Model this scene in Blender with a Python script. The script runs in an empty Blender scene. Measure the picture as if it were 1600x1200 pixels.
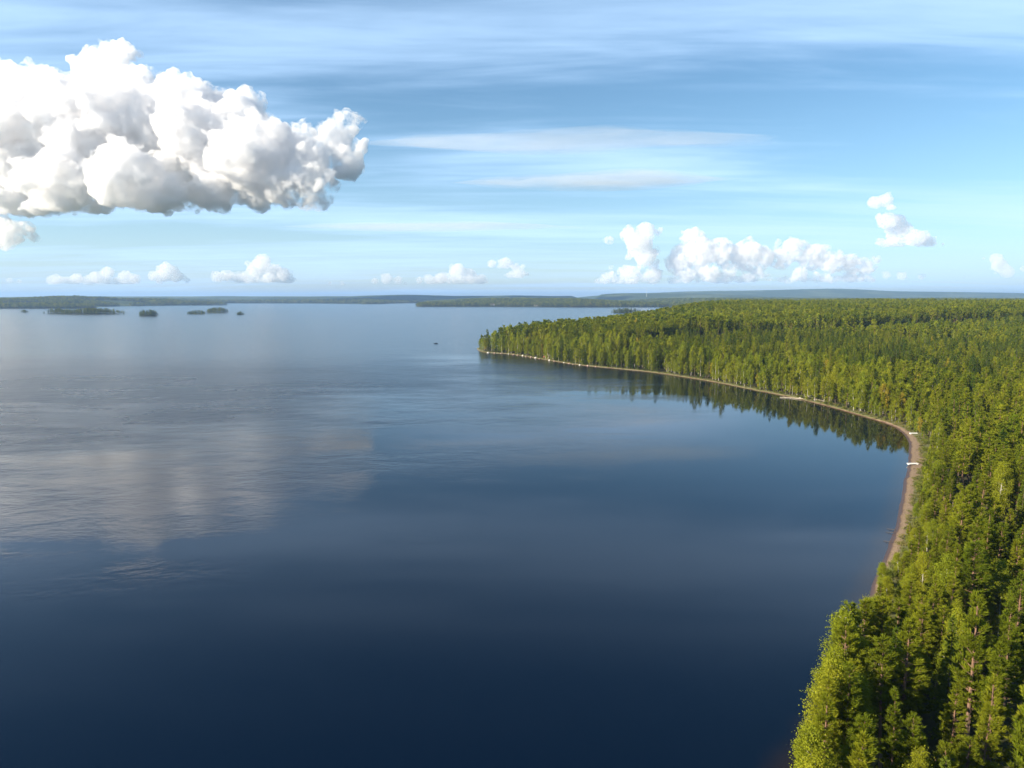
import bpy, bmesh, math, random
import numpy as np
from mathutils import Vector, Matrix

SC = bpy.context.scene
COL = SC.collection
R = math.radians
rng = np.random.default_rng(7)
random.seed(7)

# ------------------------------------------------------------------ camera
CAM_H = 55.0
FPX = 1112.0                                   # focal length in units of a 1600 px wide frame
PITCH = math.atan((600 - 464) / FPX)
cd = bpy.data.cameras.new('camera'); cam = bpy.data.objects.new('camera', cd); COL.objects.link(cam)
cam.location = (0, 0, CAM_H); cam.rotation_euler = (math.pi / 2 - PITCH, 0, 0)
cd.sensor_width = 36.0; cd.lens = 36.0 * FPX / 1600.0
cd.clip_start = 0.5; cd.clip_end = 200000
SC.camera = cam

# ------------------------------------------------------------------ light
SUN_AZ, SUN_EL = R(245), R(24)                  # clockwise from +Y (the view direction): behind, to the left
to_sun = Vector((math.sin(SUN_AZ) * math.cos(SUN_EL), math.cos(SUN_AZ) * math.cos(SUN_EL), math.sin(SUN_EL)))
sl = bpy.data.lights.new('sun', 'SUN'); sl.energy = 4.8; sl.angle = R(0.5); sl.color = (1.0, 0.89, 0.72)
so = bpy.data.objects.new('sun', sl); COL.objects.link(so)
so.rotation_euler = to_sun.to_track_quat('Z', 'Y').to_euler()
SC.view_settings.view_transform = 'Standard'; SC.view_settings.look = 'None'
SC.view_settings.exposure = 1.2; SC.view_settings.gamma = 1.0
SC.render.engine = 'CYCLES'
SC.cycles.use_denoising = True
SC.cycles.max_bounces = 24; SC.cycles.diffuse_bounces = 3; SC.cycles.glossy_bounces = 3
SC.cycles.transmission_bounces = 3; SC.cycles.volume_bounces = 20; SC.cycles.transparent_max_bounces = 48
SC.cycles.caustics_reflective = False; SC.cycles.caustics_refractive = False


class NT:
    """small helper round a node tree"""
    def __init__(s, tree): s.t = tree; s.t.nodes.clear()
    def n(s, typ, ins=None, **kw):
        nd = s.t.nodes.new(typ)
        for k, v in kw.items(): setattr(nd, k, v)
        for k, v in (ins or {}).items():
            if isinstance(v, bpy.types.NodeSocket): s.t.links.new(v, nd.inputs[k])
            else: nd.inputs[k].default_value = v
        return nd
    def math(s, op, a, b=0.0, c=0.0, clamp=False):
        nd = s.n('ShaderNodeMath', {0: a, 1: b, 2: c}, operation=op); nd.use_clamp = clamp; return nd.outputs[0]
    def vmath(s, op, a, b=(0, 0, 0)):
        return s.n('ShaderNodeVectorMath', {0: a, 1: b}, operation=op).outputs[0]
    def ramp(s, fac, stops, interp='LINEAR'):
        nd = s.n('ShaderNodeValToRGB', {0: fac}); cr = nd.color_ramp; cr.interpolation = interp
        while len(cr.elements) < len(stops): cr.elements.new(0.5)
        for e, (p, c) in zip(cr.elements, stops):
            e.position = p; e.color = c if len(c) == 4 else (*c, 1)
        return nd.outputs[0]
    def noise(s, vec, scale, detail=4, rough=0.5, dist=0.0):
        return s.n('ShaderNodeTexNoise', {'Vector': vec, 'Scale': scale, 'Detail': detail, 'Roughness': rough, 'Distortion': dist}).outputs[0]
    def mix(s, fac, a, b, typ='MIX'):
        nd = s.n('ShaderNodeMix', {0: fac}, data_type='RGBA', blend_type=typ)
        for i, v in ((6, a), (7, b)):
            if isinstance(v, bpy.types.NodeSocket): s.t.links.new(v, nd.inputs[i])
            else: nd.inputs[i].default_value = v if len(v) == 4 else (*v, 1)
        return nd.outputs[2]
    def maprange(s, v, a, b, c=0.0, d=1.0, smooth=True):
        nd = s.n('ShaderNodeMapRange', {0: v, 1: a, 2: b, 3: c, 4: d}); nd.clamp = True
        nd.interpolation_type = 'SMOOTHSTEP' if smooth else 'LINEAR'
        return nd.outputs[0]


# ------------------------------------------------------------------ sky
W = bpy.data.worlds.new('World'); SC.world = W; W.use_nodes = True
N = NT(W.node_tree)
sky = N.n('ShaderNodeTexSky'); sky.sky_type = 'NISHITA'; sky.sun_disc = False
sky.sun_elevation = SUN_EL; sky.sun_rotation = SUN_AZ; sky.altitude = 100
sky.air_density = 0.8; sky.dust_density = 0.35; sky.ozone_density = 2.4
tc = N.n('ShaderNodeTexCoord').outputs['Generated']
sep = N.n('ShaderNodeSeparateXYZ', {0: tc})
zz = N.math('ADD', N.math('MAXIMUM', sep.outputs[2], 0.0), 0.06)
pl = N.n('ShaderNodeCombineXYZ', {0: N.math('DIVIDE', sep.outputs[0], zz), 1: N.math('DIVIDE', sep.outputs[1], zz), 2: 3.7}).outputs[0]
# thin high veil: long bands drawn out along one wind direction, spread over the whole dome
p1 = N.vmath('MULTIPLY', pl, (0.16, 0.52, 1.0))
n1 = N.noise(p1, 1.35, 5, 0.52, 0.35)
p2 = N.vmath('MULTIPLY', pl, (0.30, 1.5, 1.0))
n2 = N.noise(p2, 2.2, 6, 0.6, 0.6)
veil = N.math('ADD', N.math('MULTIPLY', n1, 0.75), N.math('MULTIPLY', n2, 0.25))
veil = N.math('MULTIPLY', N.maprange(veil, 0.41, 0.66, 0.0, 0.74), N.maprange(sep.outputs[2], 0.28, 0.50, 1.0, 0.18))
skyt = N.mix(1.0, sky.outputs[0], (0.74, 1.0, 1.0), 'MULTIPLY')
low = N.math('POWER', 2.718, N.math('MULTIPLY', N.math('MAXIMUM', sep.outputs[2], 0.0), -10.0))       # pale air towards the horizon, all round
skyt = N.mix(N.math('MULTIPLY', low, 0.85), skyt, (4.5, 5.1, 5.6))
skyc = N.mix(veil, skyt, (4.5, 6.4, 8.9))
bg = N.n('ShaderNodeBackground', {0: skyc, 1: 0.072})
N.t.links.new(bg.outputs[0], N.n('ShaderNodeOutputWorld').inputs[0])


# ------------------------------------------------------------------ materials
def material(name):
    m = bpy.data.materials.new(name); m.use_nodes = True
    return m, NT(m.node_tree)

def finish(nt, shader, vol=None, disp=None):
    o = nt.n('ShaderNodeOutputMaterial')
    if shader is not None: nt.t.links.new(shader, o.inputs[0])
    if vol is not None: nt.t.links.new(vol, o.inputs[1])

def foliage(name, c_a, c_b, c_rare=None, trans=0.35, scale=0.02):
    """leaf colour varies from tree to tree (object random) and slowly across the land"""
    m, n = material(name)
    oi = n.n('ShaderNodeObjectInfo')
    pos = n.n('ShaderNodeNewGeometry').outputs['Position']
    big = n.noise(pos, scale, 2, 0.5)
    f = n.math('ADD', n.math('MULTIPLY', oi.outputs['Random'], 0.85), n.math('MULTIPLY', n.math('SUBTRACT', big, 0.42), 1.5), clamp=True)
    c = n.mix(f, c_a, c_b)
    if c_rare:
        c = n.mix(n.math('GREATER_THAN', oi.outputs['Random'], 0.975), c, c_rare)
    fine = n.noise(n.n('ShaderNodeTexCoord').outputs['Object'], 1.3, 3, 0.6)
    hsv = n.n('ShaderNodeHueSaturation', {'Hue': 0.5, 'Saturation': 1.0, 'Value': n.maprange(fine, 0.25, 0.75, 0.72, 1.28), 'Color': c})
    d = n.n('ShaderNodeBsdfDiffuse', {0: hsv.outputs[0]})
    tc_ = n.n('ShaderNodeMix', data_type='RGBA', blend_type='MULTIPLY')
    t = n.n('ShaderNodeBsdfTranslucent', {0: n.mix(1.0, hsv.outputs[0], (1.25, 1.2, 0.55), 'MULTIPLY')})
    n.t.nodes.remove(tc_)
    mx = n.n('ShaderNodeMixShader', {0: trans, 1: d.outputs[0], 2: t.outputs[0]})
    finish(n, mx.outputs[0])
    return m

def bark(name, low, high, spots=None):
    m, n = material(name)
    ob = n.n('ShaderNodeTexCoord').outputs['Object']
    z = n.n('ShaderNodeSeparateXYZ', {0: ob}).outputs[2]
    nz = n.noise(n.vmath('MULTIPLY', ob, (6, 6, 1.6)), 2.0, 4, 0.6)
    f = n.maprange(n.math('ADD', z, n.math('MULTIPLY', nz, 3.0)), 3.0, 9.0)
    c = n.mix(f, low, high)
    c = n.mix(n.maprange(nz, 0.52, 0.66), c, spots or tuple(v * 0.45 for v in low))
    b = n.n('ShaderNodeBsdfPrincipled', {'Base Color': c, 'Roughness': 0.9})
    finish(n, b.outputs[0])
    return m

def plain(name, col, rough=0.7, var=0.25, scale=3.0, bump=0.0):
    m, n = material(name)
    ob = n.n('ShaderNodeTexCoord').outputs['Object']
    nz = n.noise(ob, scale, 5, 0.6)
    c = n.mix(nz, tuple(v * (1 - var) for v in col), tuple(min(1, v * (1 + var)) for v in col))
    b = n.n('ShaderNodeBsdfPrincipled', {'Base Color': c, 'Roughness': rough})
    if bump:
        n.t.links.new(n.n('ShaderNodeBump', {'Height': nz, 'Strength': bump, 'Distance': 0.1}).outputs[0], b.inputs['Normal'])
    finish(n, b.outputs[0])
    return m

M = {}
M['pine'] = foliage('pine_needles', (0.112, 0.150, 0.011), (0.252, 0.262, 0.018), trans=0.40)
M['spruce'] = foliage('spruce_needles', (0.055, 0.094, 0.012), (0.130, 0.162, 0.018), trans=0.32)
M['birch'] = foliage('birch_leaves', (0.175, 0.220, 0.016), (0.270, 0.275, 0.020), (0.34, 0.27, 0.03), trans=0.35)
M['shrub'] = foliage('shrub_leaves', (0.13, 0.165, 0.03), (0.20, 0.21, 0.04), trans=0.4)
M['grass'] = foliage('grass_blades', (0.13, 0.14, 0.04), (0.24, 0.21, 0.075), trans=0.35)
M['pine_bark'] = bark('pine_bark', (0.11, 0.08, 0.058), (0.20, 0.112, 0.066))
M['spruce_bark'] = bark('spruce_bark', (0.10, 0.075, 0.055), (0.13, 0.095, 0.07))
M['birch_bark'] = bark('birch_bark', (0.46, 0.42, 0.36), (0.50, 0.46, 0.39), (0.10, 0.08, 0.07))
M['wood_grey'] = plain('weathered_wood', (0.46, 0.40, 0.32), 0.85)
M['white_board'] = plain('white_painted_board', (0.80, 0.78, 0.74), 0.6, 0.06)
M['rock'] = plain('shore_rock', (0.36, 0.25, 0.20), 0.85, 0.4, 1.2, 0.6)
M['rock_pale'] = plain('pale_rock', (0.60, 0.56, 0.50), 0.8, 0.3, 2.0, 0.5)
M['hut_wall'] = plain('orange_red_boards', (0.46, 0.17, 0.085), 0.8)
M['hut_roof'] = plain('hut_roof_felt', (0.40, 0.24, 0.17), 0.9)
M['house_wall'] = plain('house_plaster', (0.74, 0.72, 0.68), 0.8, 0.08)
M['house_roof'] = plain('house_roof', (0.22, 0.15, 0.13), 0.8)
M['dark'] = plain('dark_glass', (0.03, 0.035, 0.04), 0.2, 0.1)
M['steel'] = plain('mast_steel', (0.62, 0.62, 0.62), 0.5, 0.1)
M['boat_dark'] = plain('boat_hull', (0.05, 0.055, 0.06), 0.5, 0.2)


# ------------------------------------------------------------------ mesh helpers
def mesh_obj(name, verts, faces, mats, parent=None, link=True, fmat=None, smooth=False):
    me = bpy.data.meshes.new(name)
    me.from_pydata([tuple(v) for v in verts] if not isinstance(verts, np.ndarray) else verts.tolist(), [],
                   faces if not isinstance(faces, np.ndarray) else faces.tolist())
    for m in (mats if isinstance(mats, (list, tuple)) else [mats]):
        if m: me.materials.append(m)
    if fmat is not None: me.polygons.foreach_set('material_index', np.asarray(fmat, dtype=np.int32))
    if smooth: me.polygons.foreach_set('use_smooth', np.ones(len(me.polygons), dtype=bool))
    me.update()
    ob = bpy.data.objects.new(name, me)
    if link: COL.objects.link(ob)
    if parent: ob.parent = parent
    return ob

def tag(o, label=None, cat=None, group=None, kind=None):
    for k, v in (('label', label), ('category', cat), ('group', group), ('kind', kind)):
        if v: o[k] = v
    return o

def empty(name, loc, rz=0.0):
    o = bpy.data.objects.new(name, None); COL.objects.link(o)
    o.location = loc; o.rotation_euler = (0, 0, rz); o.empty_display_size = 0.3
    return o

class Geo:
    """collects vertices and faces (with a material index) for one mesh"""
    def __init__(s): s.v = []; s.f = []; s.m = []; s.k = 0
    def add(s, v, f, mi=0):
        v = np.asarray(v, dtype=float)
        s.v.append(v); s.f += (f + s.k).tolist() if isinstance(f, np.ndarray) else [[i + s.k for i in q] for q in f]
        s.m += [mi] * len(f); s.k += len(v)
    def tube(s, pts, rad, sides=5, mi=0, cap=True):
        pts = np.asarray(pts, float); n = len(pts); vs = []
        for i in range(n):
            d = pts[min(i + 1, n - 1)] - pts[max(i - 1, 0)]; d = d / (np.linalg.norm(d) + 1e-9)
            a = np.array([1.0, 0, 0]) if abs(d[0]) < 0.7 else np.array([0, 1.0, 0])
            u = np.cross(d, a); u /= np.linalg.norm(u); w = np.cross(d, u)
            for k in range(sides):
                t = 2 * math.pi * k / sides
                vs.append(pts[i] + rad[i] * (math.cos(t) * u + math.sin(t) * w))
        fs = [[i * sides + k, i * sides + (k + 1) % sides, (i + 1) * sides + (k + 1) % sides, (i + 1) * sides + k] for i in range(n - 1) for k in range(sides)]
        s.v.append(np.array(vs)); s.f += [[a + s.k for a in q] for q in fs]; s.m += [mi] * len(fs)
        if cap:
            s.f.append([s.k + k for k in range(sides)][::-1]); s.f.append([s.k + (n - 1) * sides + k for k in range(sides)]); s.m += [mi] * 2
        s.k += len(vs)
    def box(s, c, d, mi=0, rz=0.0):
        c = np.asarray(c, float); d = np.asarray(d, float) / 2
        v = np.array([[x, y, z] for x in (-1, 1) for y in (-1, 1) for z in (-1, 1)]) * d
        ca, sa = math.cos(rz), math.sin(rz)
        v = v @ np.array([[ca, sa, 0], [-sa, ca, 0], [0, 0, 1]]) + c
        s.add(v, [[0, 1, 3, 2], [4, 6, 7, 5], [0, 4, 5, 1], [2, 3, 7, 6], [0, 2, 6, 4], [1, 5, 7, 3]], mi)
    def build(s, name, mats, parent=None, link=True, smooth=False):
        return mesh_obj(name, np.concatenate(s.v), s.f, mats, parent, link, s.m, smooth)

def unit(a): return a / (np.linalg.norm(a, axis=-1, keepdims=True) + 1e-9)

def blades(rg, pos, dirs, length, width, n, spread):
    """n small pointed blades round every position, leaning along dirs"""
    k = len(pos)
    p = np.repeat(pos, n, axis=0); d = np.repeat(dirs, n, axis=0); L = np.repeat(length, n) * rg.uniform(0.65, 1.25, k * n)
    b = unit(d + spread * unit(rg.normal(size=(k * n, 3))))
    s = unit(np.cross(b, rg.normal(size=(k * n, 3))))
    w = (np.repeat(width, n) * rg.uniform(0.7, 1.3, k * n))[:, None]
    a0 = p + b * (L * 0.25)[:, None]
    v = np.stack([a0 + s * w, a0 - s * w, p + b * L[:, None]], axis=1).reshape(-1, 3)
    return v, np.arange(len(v)).reshape(-1, 3)

def leaves(rg, pos, size):
    """loose leaf quads (two triangles as one quad), random facing"""
    k = len(pos)
    n = unit(rg.normal(size=(k, 3)) + np.array([0, 0, 0.4])); s = unit(np.cross(n, rg.normal(size=(k, 3)))); t = np.cross(n, s)
    z = (size * rg.uniform(0.6, 1.3, k))[:, None]
    v = np.stack([pos - s * z * 0.5, pos + t * z * 0.35, pos + s * z * 0.6, pos - t * z * 0.35], axis=1).reshape(-1, 3)
    return v, np.arange(len(v)).reshape(-1, 4)


# ------------------------------------------------------------------ trees
def trunk_line(rg, H, bend):
    z = np.linspace(0, H, 7); a = rg.uniform(0, 6.28)
    off = bend * H * (np.sin(z / H * 2.2 + rg.uniform(0, 3)) - np.sin(rg.uniform(0, 3)) * 0) ; off = off - off[0]
    return np.stack([off * math.cos(a), off * math.sin(a), z], axis=1)

def at_z(line, z):
    return np.stack([np.interp(z, line[:, 2], line[:, 0]), np.interp(z, line[:, 2], line[:, 1]), z], axis=-1)

def pine(seed, H, base, Rm, lod, round_top=0.6):
    rg = np.random.default_rng(seed); T = Geo(); C = Geo()
    ln = trunk_line(rg, H, 0.012)
    r0 = 0.011 * H
    T.tube(ln, r0 * np.linspace(1.0, 0.12, 7) ** 0.9, 7 if lod == 0 else (4 if lod == 1 else 3))
    zb = base * H
    step = (0.46, 0.7, 1.3)[lod]; tstep = (0.19, 0.42, 1.0)[lod]
    P, D, S = [], [], []
    z = zb
    while z < H - 0.2:
        t = (z - zb) / (H - zb)
        prof = min(1.0, (1 - t) ** round_top * (0.55 + 1.1 * min(t, 0.45)))
        for k in range(rg.integers(4, 7) if lod < 2 else 4):
            if rg.random() < 0.12: continue
            a = rg.uniform(0, 6.28); L = Rm * prof * rg.uniform(0.55, 1.22) + 0.15
            rise = 0.35 + 0.85 * t + rg.normal(0, 0.12)
            o = at_z(ln, np.array([z + rg.uniform(-0.2, 0.2)]))[0]
            h = np.array([math.cos(a), math.sin(a), 0])
            q = np.linspace(0, 1, 5)[:, None]
            pts = o + h * L * q + np.array([0, 0, 1.0]) * L * (rise * 0.55 * q + rise * 0.6 * q ** 2.2)
            if lod == 0: T.tube(pts, 0.035 * (1 - 0.8 * q[:, 0]) * (0.4 + L / Rm), 3, cap=False)
            m = max(2, int(L / tstep * 1.8))
            qq = np.clip(rg.uniform(0.12, 1.0, m) ** 0.75, 0, 1); qq[0] = 1
            pp = o + h * L * qq[:, None] + np.array([0, 0, 1.0]) * L * (rise * 0.55 * qq + rise * 0.6 * qq ** 2.2)[:, None]
            side = np.array([-h[1], h[0], 0])
            pp += side * (rg.uniform(-0.42, 0.42, m) * L * 0.75 * qq)[:, None] * (qq < 1)[:, None]
            dd = unit(h * 0.7 + side * rg.uniform(-0.4, 0.4, m)[:, None] + np.array([0, 0, 0.8 + 0.7 * t]))
            P.append(pp); D.append(dd); S.append(np.full(m, 0.40 + 0.10 * rg.random()))
        z += step * rg.uniform(0.75, 1.25)
    P.append(at_z(ln, np.array([H - 0.1, H - 0.45, H - 0.8]))); D.append(np.tile([0, 0, 1.0], (3, 1))); S.append(np.full(3, 0.5))
    P = np.concatenate(P); D = np.concatenate(D); S = np.concatenate(S) * (1, 1.45, 2.5)[lod]
    v, f = blades(rg, P, D, S, S * (0.075, 0.15, 0.3)[lod], (20, 10, 6)[lod], 0.62)
    C.add(v, f)
    return T, C

def spruce(seed, H, base, Rm, lod):
    rg = np.random.default_rng(seed); T = Geo(); C = Geo()
    ln = trunk_line(rg, H, 0.003)
    T.tube(ln, 0.011 * H * np.linspace(1, 0.08, 7), 6 if lod == 0 else 3)
    P, D, S = [], [], []
    z = base * H
    while z < H - 0.1:
        t = (z - base * H) / (H - base * H)
        L0 = Rm * (1 - t) ** 0.85 + 0.12
        for k in range((7, 6, 5)[lod]):
            a = rg.uniform(0, 6.28); L = L0 * rg.uniform(0.7, 1.15); h = np.array([math.cos(a), math.sin(a), 0])
            m = max(2, int(L / (0.26, 0.5, 1.0)[lod] * 1.5))
            q = rg.uniform(0.2, 1, m); q[0] = 1
            o = at_z(ln, np.array([z]))[0]; side = np.array([-h[1], h[0], 0])
            pp = o + h * (L * q)[:, None] + np.array([0, 0, 1.0]) * (L * (-0.42 * q + 0.25 * q ** 2.5) * (1.0 - 1.3 * t))[:, None]
            pp += side * (rg.uniform(-0.35, 0.35, m) * L * (1.1 - q))[:, None]
            P.append(pp); D.append(unit(np.tile(h, (m, 1)) + np.array([0, 0, -0.25 + 0.7 * t]) + side * rg.uniform(-0.6, 0.6, m)[:, None])); S.append(np.full(m, 0.36))
        z += (0.36, 0.55, 1.0)[lod] * rg.uniform(0.8, 1.2)
    P.append(at_z(ln, np.array([H, H - 0.3]))); D.append(np.tile([0, 0, 1.0], (2, 1))); S.append(np.full(2, 0.5))
    P = np.concatenate(P); D = np.concatenate(D); S = np.concatenate(S) * (1, 1.5, 2.5)[lod]
    v, f = blades(rg, P, D, S, S * (0.16, 0.22, 0.3)[lod], (9, 7, 5)[lod], 0.6)
    C.add(v, f)
    return T, C

def birch(seed, H, base, Rm, lod):
    rg = np.random.default_rng(seed); T = Geo(); C = Geo()
    ln = trunk_line(rg, H * 0.93, 0.02)
    T.tube(ln, 0.0095 * H * np.linspace(1, 0.12, 7), 6 if lod == 0 else 3)
    P = []
    nb = (54, 40, 24)[lod]
    for i in range(nb):
        t = (i + rg.random()) / nb
        z = H * (base + (0.93 - base) * t)
        prof = math.sin(math.pi * min(1, 0.16 + 0.80 * t)) ** 0.7
        a = rg.uniform(0, 6.28); L = Rm * prof * rg.uniform(0.6, 1.2); h = np.array([math.cos(a), math.sin(a), 0])
        o = at_z(ln, np.array([z]))[0]; up_ = rg.uniform(0.5, 0.95)
        q = np.linspace(0, 1, 4)[:, None]
        pts = o + h * L * q + np.array([0, 0, 1.0]) * L * (up_ * q - 0.35 * q ** 3)
        if lod == 0: T.tube(pts, 0.032 * (1 - 0.8 * q[:, 0]), 3, cap=False)
        for c in range((3, 2, 1)[lod]):
            qq = rg.uniform(0.4, 1.05)
            cc = o + h * L * qq + np.array([0, 0, 1.0]) * L * (up_ * qq - 0.35 * qq ** 3)
            m = (120, 30, 12)[lod]
            off = rg.normal(size=(m, 3)) * np.array([0.36, 0.36, 0.46]) * (1, 1.1, 1.3)[lod]
            off[:, 2] -= 0.35 * np.abs(rg.normal(size=m))
            P.append(cc + off)
    P.append(np.array([0, 0, H * 0.93]) + ln[-1] * [1, 1, 0] + rg.normal(size=(60 // (1 + 2 * lod), 3)) * [0.3, 0.3, 0.6])
    P = np.concatenate(P)
    v, f = leaves(rg, P, (0.18, 0.38, 0.80)[lod])
    C.add(v, f)
    return T, C

def shrub_geo(seed, w, h):
    rg = np.random.default_rng(seed); T = Geo(); C = Geo(); P = []
    for i in range(9):
        a = rg.uniform(0, 6.28); r = w * 0.5 * rg.uniform(0.3, 1); e = np.array([r * math.cos(a), r * math.sin(a), h * rg.uniform(0.6, 1)])
        T.tube([[0, 0, 0], e * [0.4, 0.4, 0.6], e], [0.03, 0.02, 0.008], 3, cap=False)
        for k in range(4):
            P.append(e * rg.uniform(0.4, 1) + rg.normal(size=(22, 3)) * [0.24, 0.24, 0.22])
    P = np.concatenate(P); P[:, 2] = np.maximum(P[:, 2], 0.05)
    v, f = leaves(rg, P, 0.22); C.add(v, f)
    return T, C

# variants: (kind, builder args); every variant has a tall unit height, instances scale it
VAR = {'pine': [], 'mature': [], 'spruce': [], 'birch': []}
HREF = {'pine': 15.0, 'mature': 21.0, 'spruce': 15.0, 'birch': 17.0}
FUN = {'pine': lambda s, l: pine(s, 15.0, (0.24, 0.32, 0.40, 0.18, 0.28, 0.34)[s % 6], (1.6, 1.85, 1.75, 1.4, 2.0, 1.5)[s % 6], l, (0.95, 0.8, 0.72, 1.15, 0.85, 1.05)[s % 6]),
       'mature': lambda s, l: pine(s + 50, 21.0, (0.56, 0.62, 0.5)[s % 3], (2.1, 2.4, 1.9)[s % 3], l, 0.42),
       'spruce': lambda s, l: spruce(s, 15.0, 0.07, (1.7, 2.0, 1.45)[s % 3], l),
       'birch': lambda s, l: birch(s, 17.0, (0.13, 0.2, 0.1)[s % 3], (2.2, 1.9, 2.5)[s % 3], l)}
FM = {'pine': 'pine', 'mature': 'pine', 'spruce': 'spruce', 'birch': 'birch'}
NVAR = {'pine': 6, 'mature': 3, 'spruce': 3, 'birch': 4}
# near meshes: separate trunk and crown, shared by all objects of that variant
NEAR = {}
for kd in VAR:
    NEAR[kd] = []
    for s in range(NVAR[kd]):
        T, C = FUN[kd](s, 0)
        t_ = T.build(kd + '_trunk_mesh', M[FM[kd] + '_bark'], link=False).data
        c_ = C.build(kd + '_crown_mesh', M[FM[kd]], link=False).data
        NEAR[kd].append((t_, c_))
MIDN = {}
for kd in VAR:                                   # lighter meshes for objects further off
    MIDN[kd] = []
    for s in range(NVAR[kd]):
        T, C = FUN[kd](s, 1)
        MIDN[kd].append((T.build(kd + '_trunk_mesh', M[FM[kd] + '_bark'], link=False).data, C.build(kd + '_crown_mesh', M[FM[kd]], link=False).data))

def source_collection(kd, lod, nv=3):
    col = bpy.data.collections.new('%s_sources_%d' % (kd, lod))
    for s in range(min(nv, NVAR[kd])):
        T, C = FUN[kd](s, lod); G = Geo()
        G.v = T.v + C.v; G.f = T.f + [[i + T.k for i in q] for q in C.f]; G.m = [0] * len(T.f) + [1] * len(C.f); G.k = T.k + C.k
        o = G.build('%s_source_%d' % (kd, s), [M[FM[kd] + '_bark'], M[FM[kd]]], link=False)
        col.objects.link(o)
    return col

def instancer(name, col, pts, rot, scl, idx, parent=None):
    """ONE object of kind stuff: trees too many or too far to be told apart, set out on points"""
    me = bpy.data.meshes.new(name); me.vertices.add(len(pts)); me.vertices.foreach_set('co', np.asarray(pts, np.float32).ravel())
    for nm, typ, dat, key in (('rot', 'FLOAT_VECTOR', rot, 'vector'), ('scl', 'FLOAT_VECTOR', scl, 'vector'), ('vi', 'INT', idx, 'value')):
        a = me.attributes.new(nm, typ, 'POINT'); a.data.foreach_set(key, np.asarray(dat, np.int32 if typ == 'INT' else np.float32).ravel())
    ob = bpy.data.objects.new(name, me); COL.objects.link(ob)
    if parent: ob.parent = parent
    ng = bpy.data.node_groups.new(name + '_nodes', 'GeometryNodeTree')
    ng.interface.new_socket('Geometry', in_out='INPUT', socket_type='NodeSocketGeometry')
    ng.interface.new_socket('Geometry', in_out='OUTPUT', socket_type='NodeSocketGeometry')
    A = ng.nodes.new; Lk = ng.links.new
    gi = A('NodeGroupInput'); go = A('NodeGroupOutput'); ip = A('GeometryNodeInstanceOnPoints'); ci = A('GeometryNodeCollectionInfo')
    ci.inputs['Collection'].default_value = col; ci.inputs['Separate Children'].default_value = True; ci.inputs['Reset Children'].default_value = True
    def attr(nm, typ):
        n_ = A('GeometryNodeInputNamedAttribute'); n_.data_type = typ; n_.inputs['Name'].default_value = nm; return n_.outputs['Attribute']
    er = A('FunctionNodeEulerToRotation')
    Lk(attr('rot', 'FLOAT_VECTOR'), er.inputs[0]); Lk(er.outputs[0], ip.inputs['Rotation'])
    Lk(attr('scl', 'FLOAT_VECTOR'), ip.inputs['Scale']); Lk(attr('vi', 'INT'), ip.inputs['Instance Index'])
    ip.inputs['Pick Instance'].default_value = True
    Lk(ci.outputs[0], ip.inputs['Instance']); Lk(gi.outputs[0], ip.inputs['Points']); Lk(ip.outputs[0], go.inputs[0])
    ob.modifiers.new('scatter', 'NODES').node_group = ng
    ob['kind'] = 'stuff'
    return ob


# ------------------------------------------------------------------ shorelines (metres, camera over the origin)
def smooth_line(p, step=5.0):
    p = np.array(p, float); out = []
    for i in range(len(p) - 1):
        a = p[max(i - 1, 0)]; b = p[i]; c = p[i + 1]; d = p[min(i + 2, len(p) - 1)]
        n = max(1, int(np.linalg.norm(c - b) / step))
        for k in range(n):
            t = k / n
            out.append(0.5 * ((2 * b) + (c - a) * t + (2 * a - 5 * b + 4 * c - d) * t * t + (3 * b - a - 3 * c + d) * t ** 3))
    out.append(p[-1]); return np.array(out)

SHORE_BACK = [(900, 3950), (640, 2700), (420, 1950), (250, 1450), (150, 1150), (90, 980), (40, 860), (0, 815), (-24, 795)]
SHORE_BAY = [(-38, 770), (-35, 735), (-25.5, 706.8), (0, 683), (28.3, 626.7), (52.3, 578.9), (79.2, 547.5), (99.5, 523.8), (116.2, 493.9), (132.3, 456.5),
             (144.2, 418.4), (154.3, 386.2), (160.1, 352.1), (162.6, 323.5), (163, 303.6), (159.4, 286.1), (151.8, 267.9), (142.8, 250.8), (128.7, 226.6),
             (114.6, 203), (101.3, 180.8), (90.5, 162.9), (80.8, 148.1), (75.7, 140.7), (62, 119), (48, 94.5), (40, 84), (32.6, 75), (26.2, 60), (19.5, 42), (9, 18), (-8, -20)]
SHORE_SOUTH = [(-50, -90), (-140, -260)]
bay = smooth_line(SHORE_BAY, 4.0)
jit = np.cumsum(rng.normal(0, 0.35, (len(bay), 2)), axis=0); jit -= np.linspace(0, 1, len(bay))[:, None] * jit[-1]
jit = jit - np.array([np.convolve(jit[:, i], np.ones(9) / 9, 'same') for i in (0, 1)]).T       # small scallops only
bay = bay + np.clip(jit * 0.4, -0.4, 0.4)
EAST = np.concatenate([smooth_line(SHORE_BACK, 60), bay, smooth_line(SHORE_SOUTH, 40), [(60000, -300), (60000, 60000), (900, 60000)]])
NORTH_LINE = [(-9000, 5000), (-4200, 3700), (-2900, 3350), (-2460, 3420), (-2120, 3460), (-2080, 3560), (-2350, 4200), (-2150, 4750), (-1950, 4900), (-2200, 5300), (-2780, 6200), (-1830, 6250), (-1250, 5800), (-1180, 5600), (-1050, 5700), (-980, 6300), (-760, 6400),
              (-640, 5200), (-580, 4300), (-520, 4080), (-300, 4100), (0, 4020), (346, 3880), (620, 3900), (900, 3950)]
NORTH = np.concatenate([smooth_line(NORTH_LINE, 60), [(900, 60000), (-60000, 60000), (-60000, 9000)]])

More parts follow.
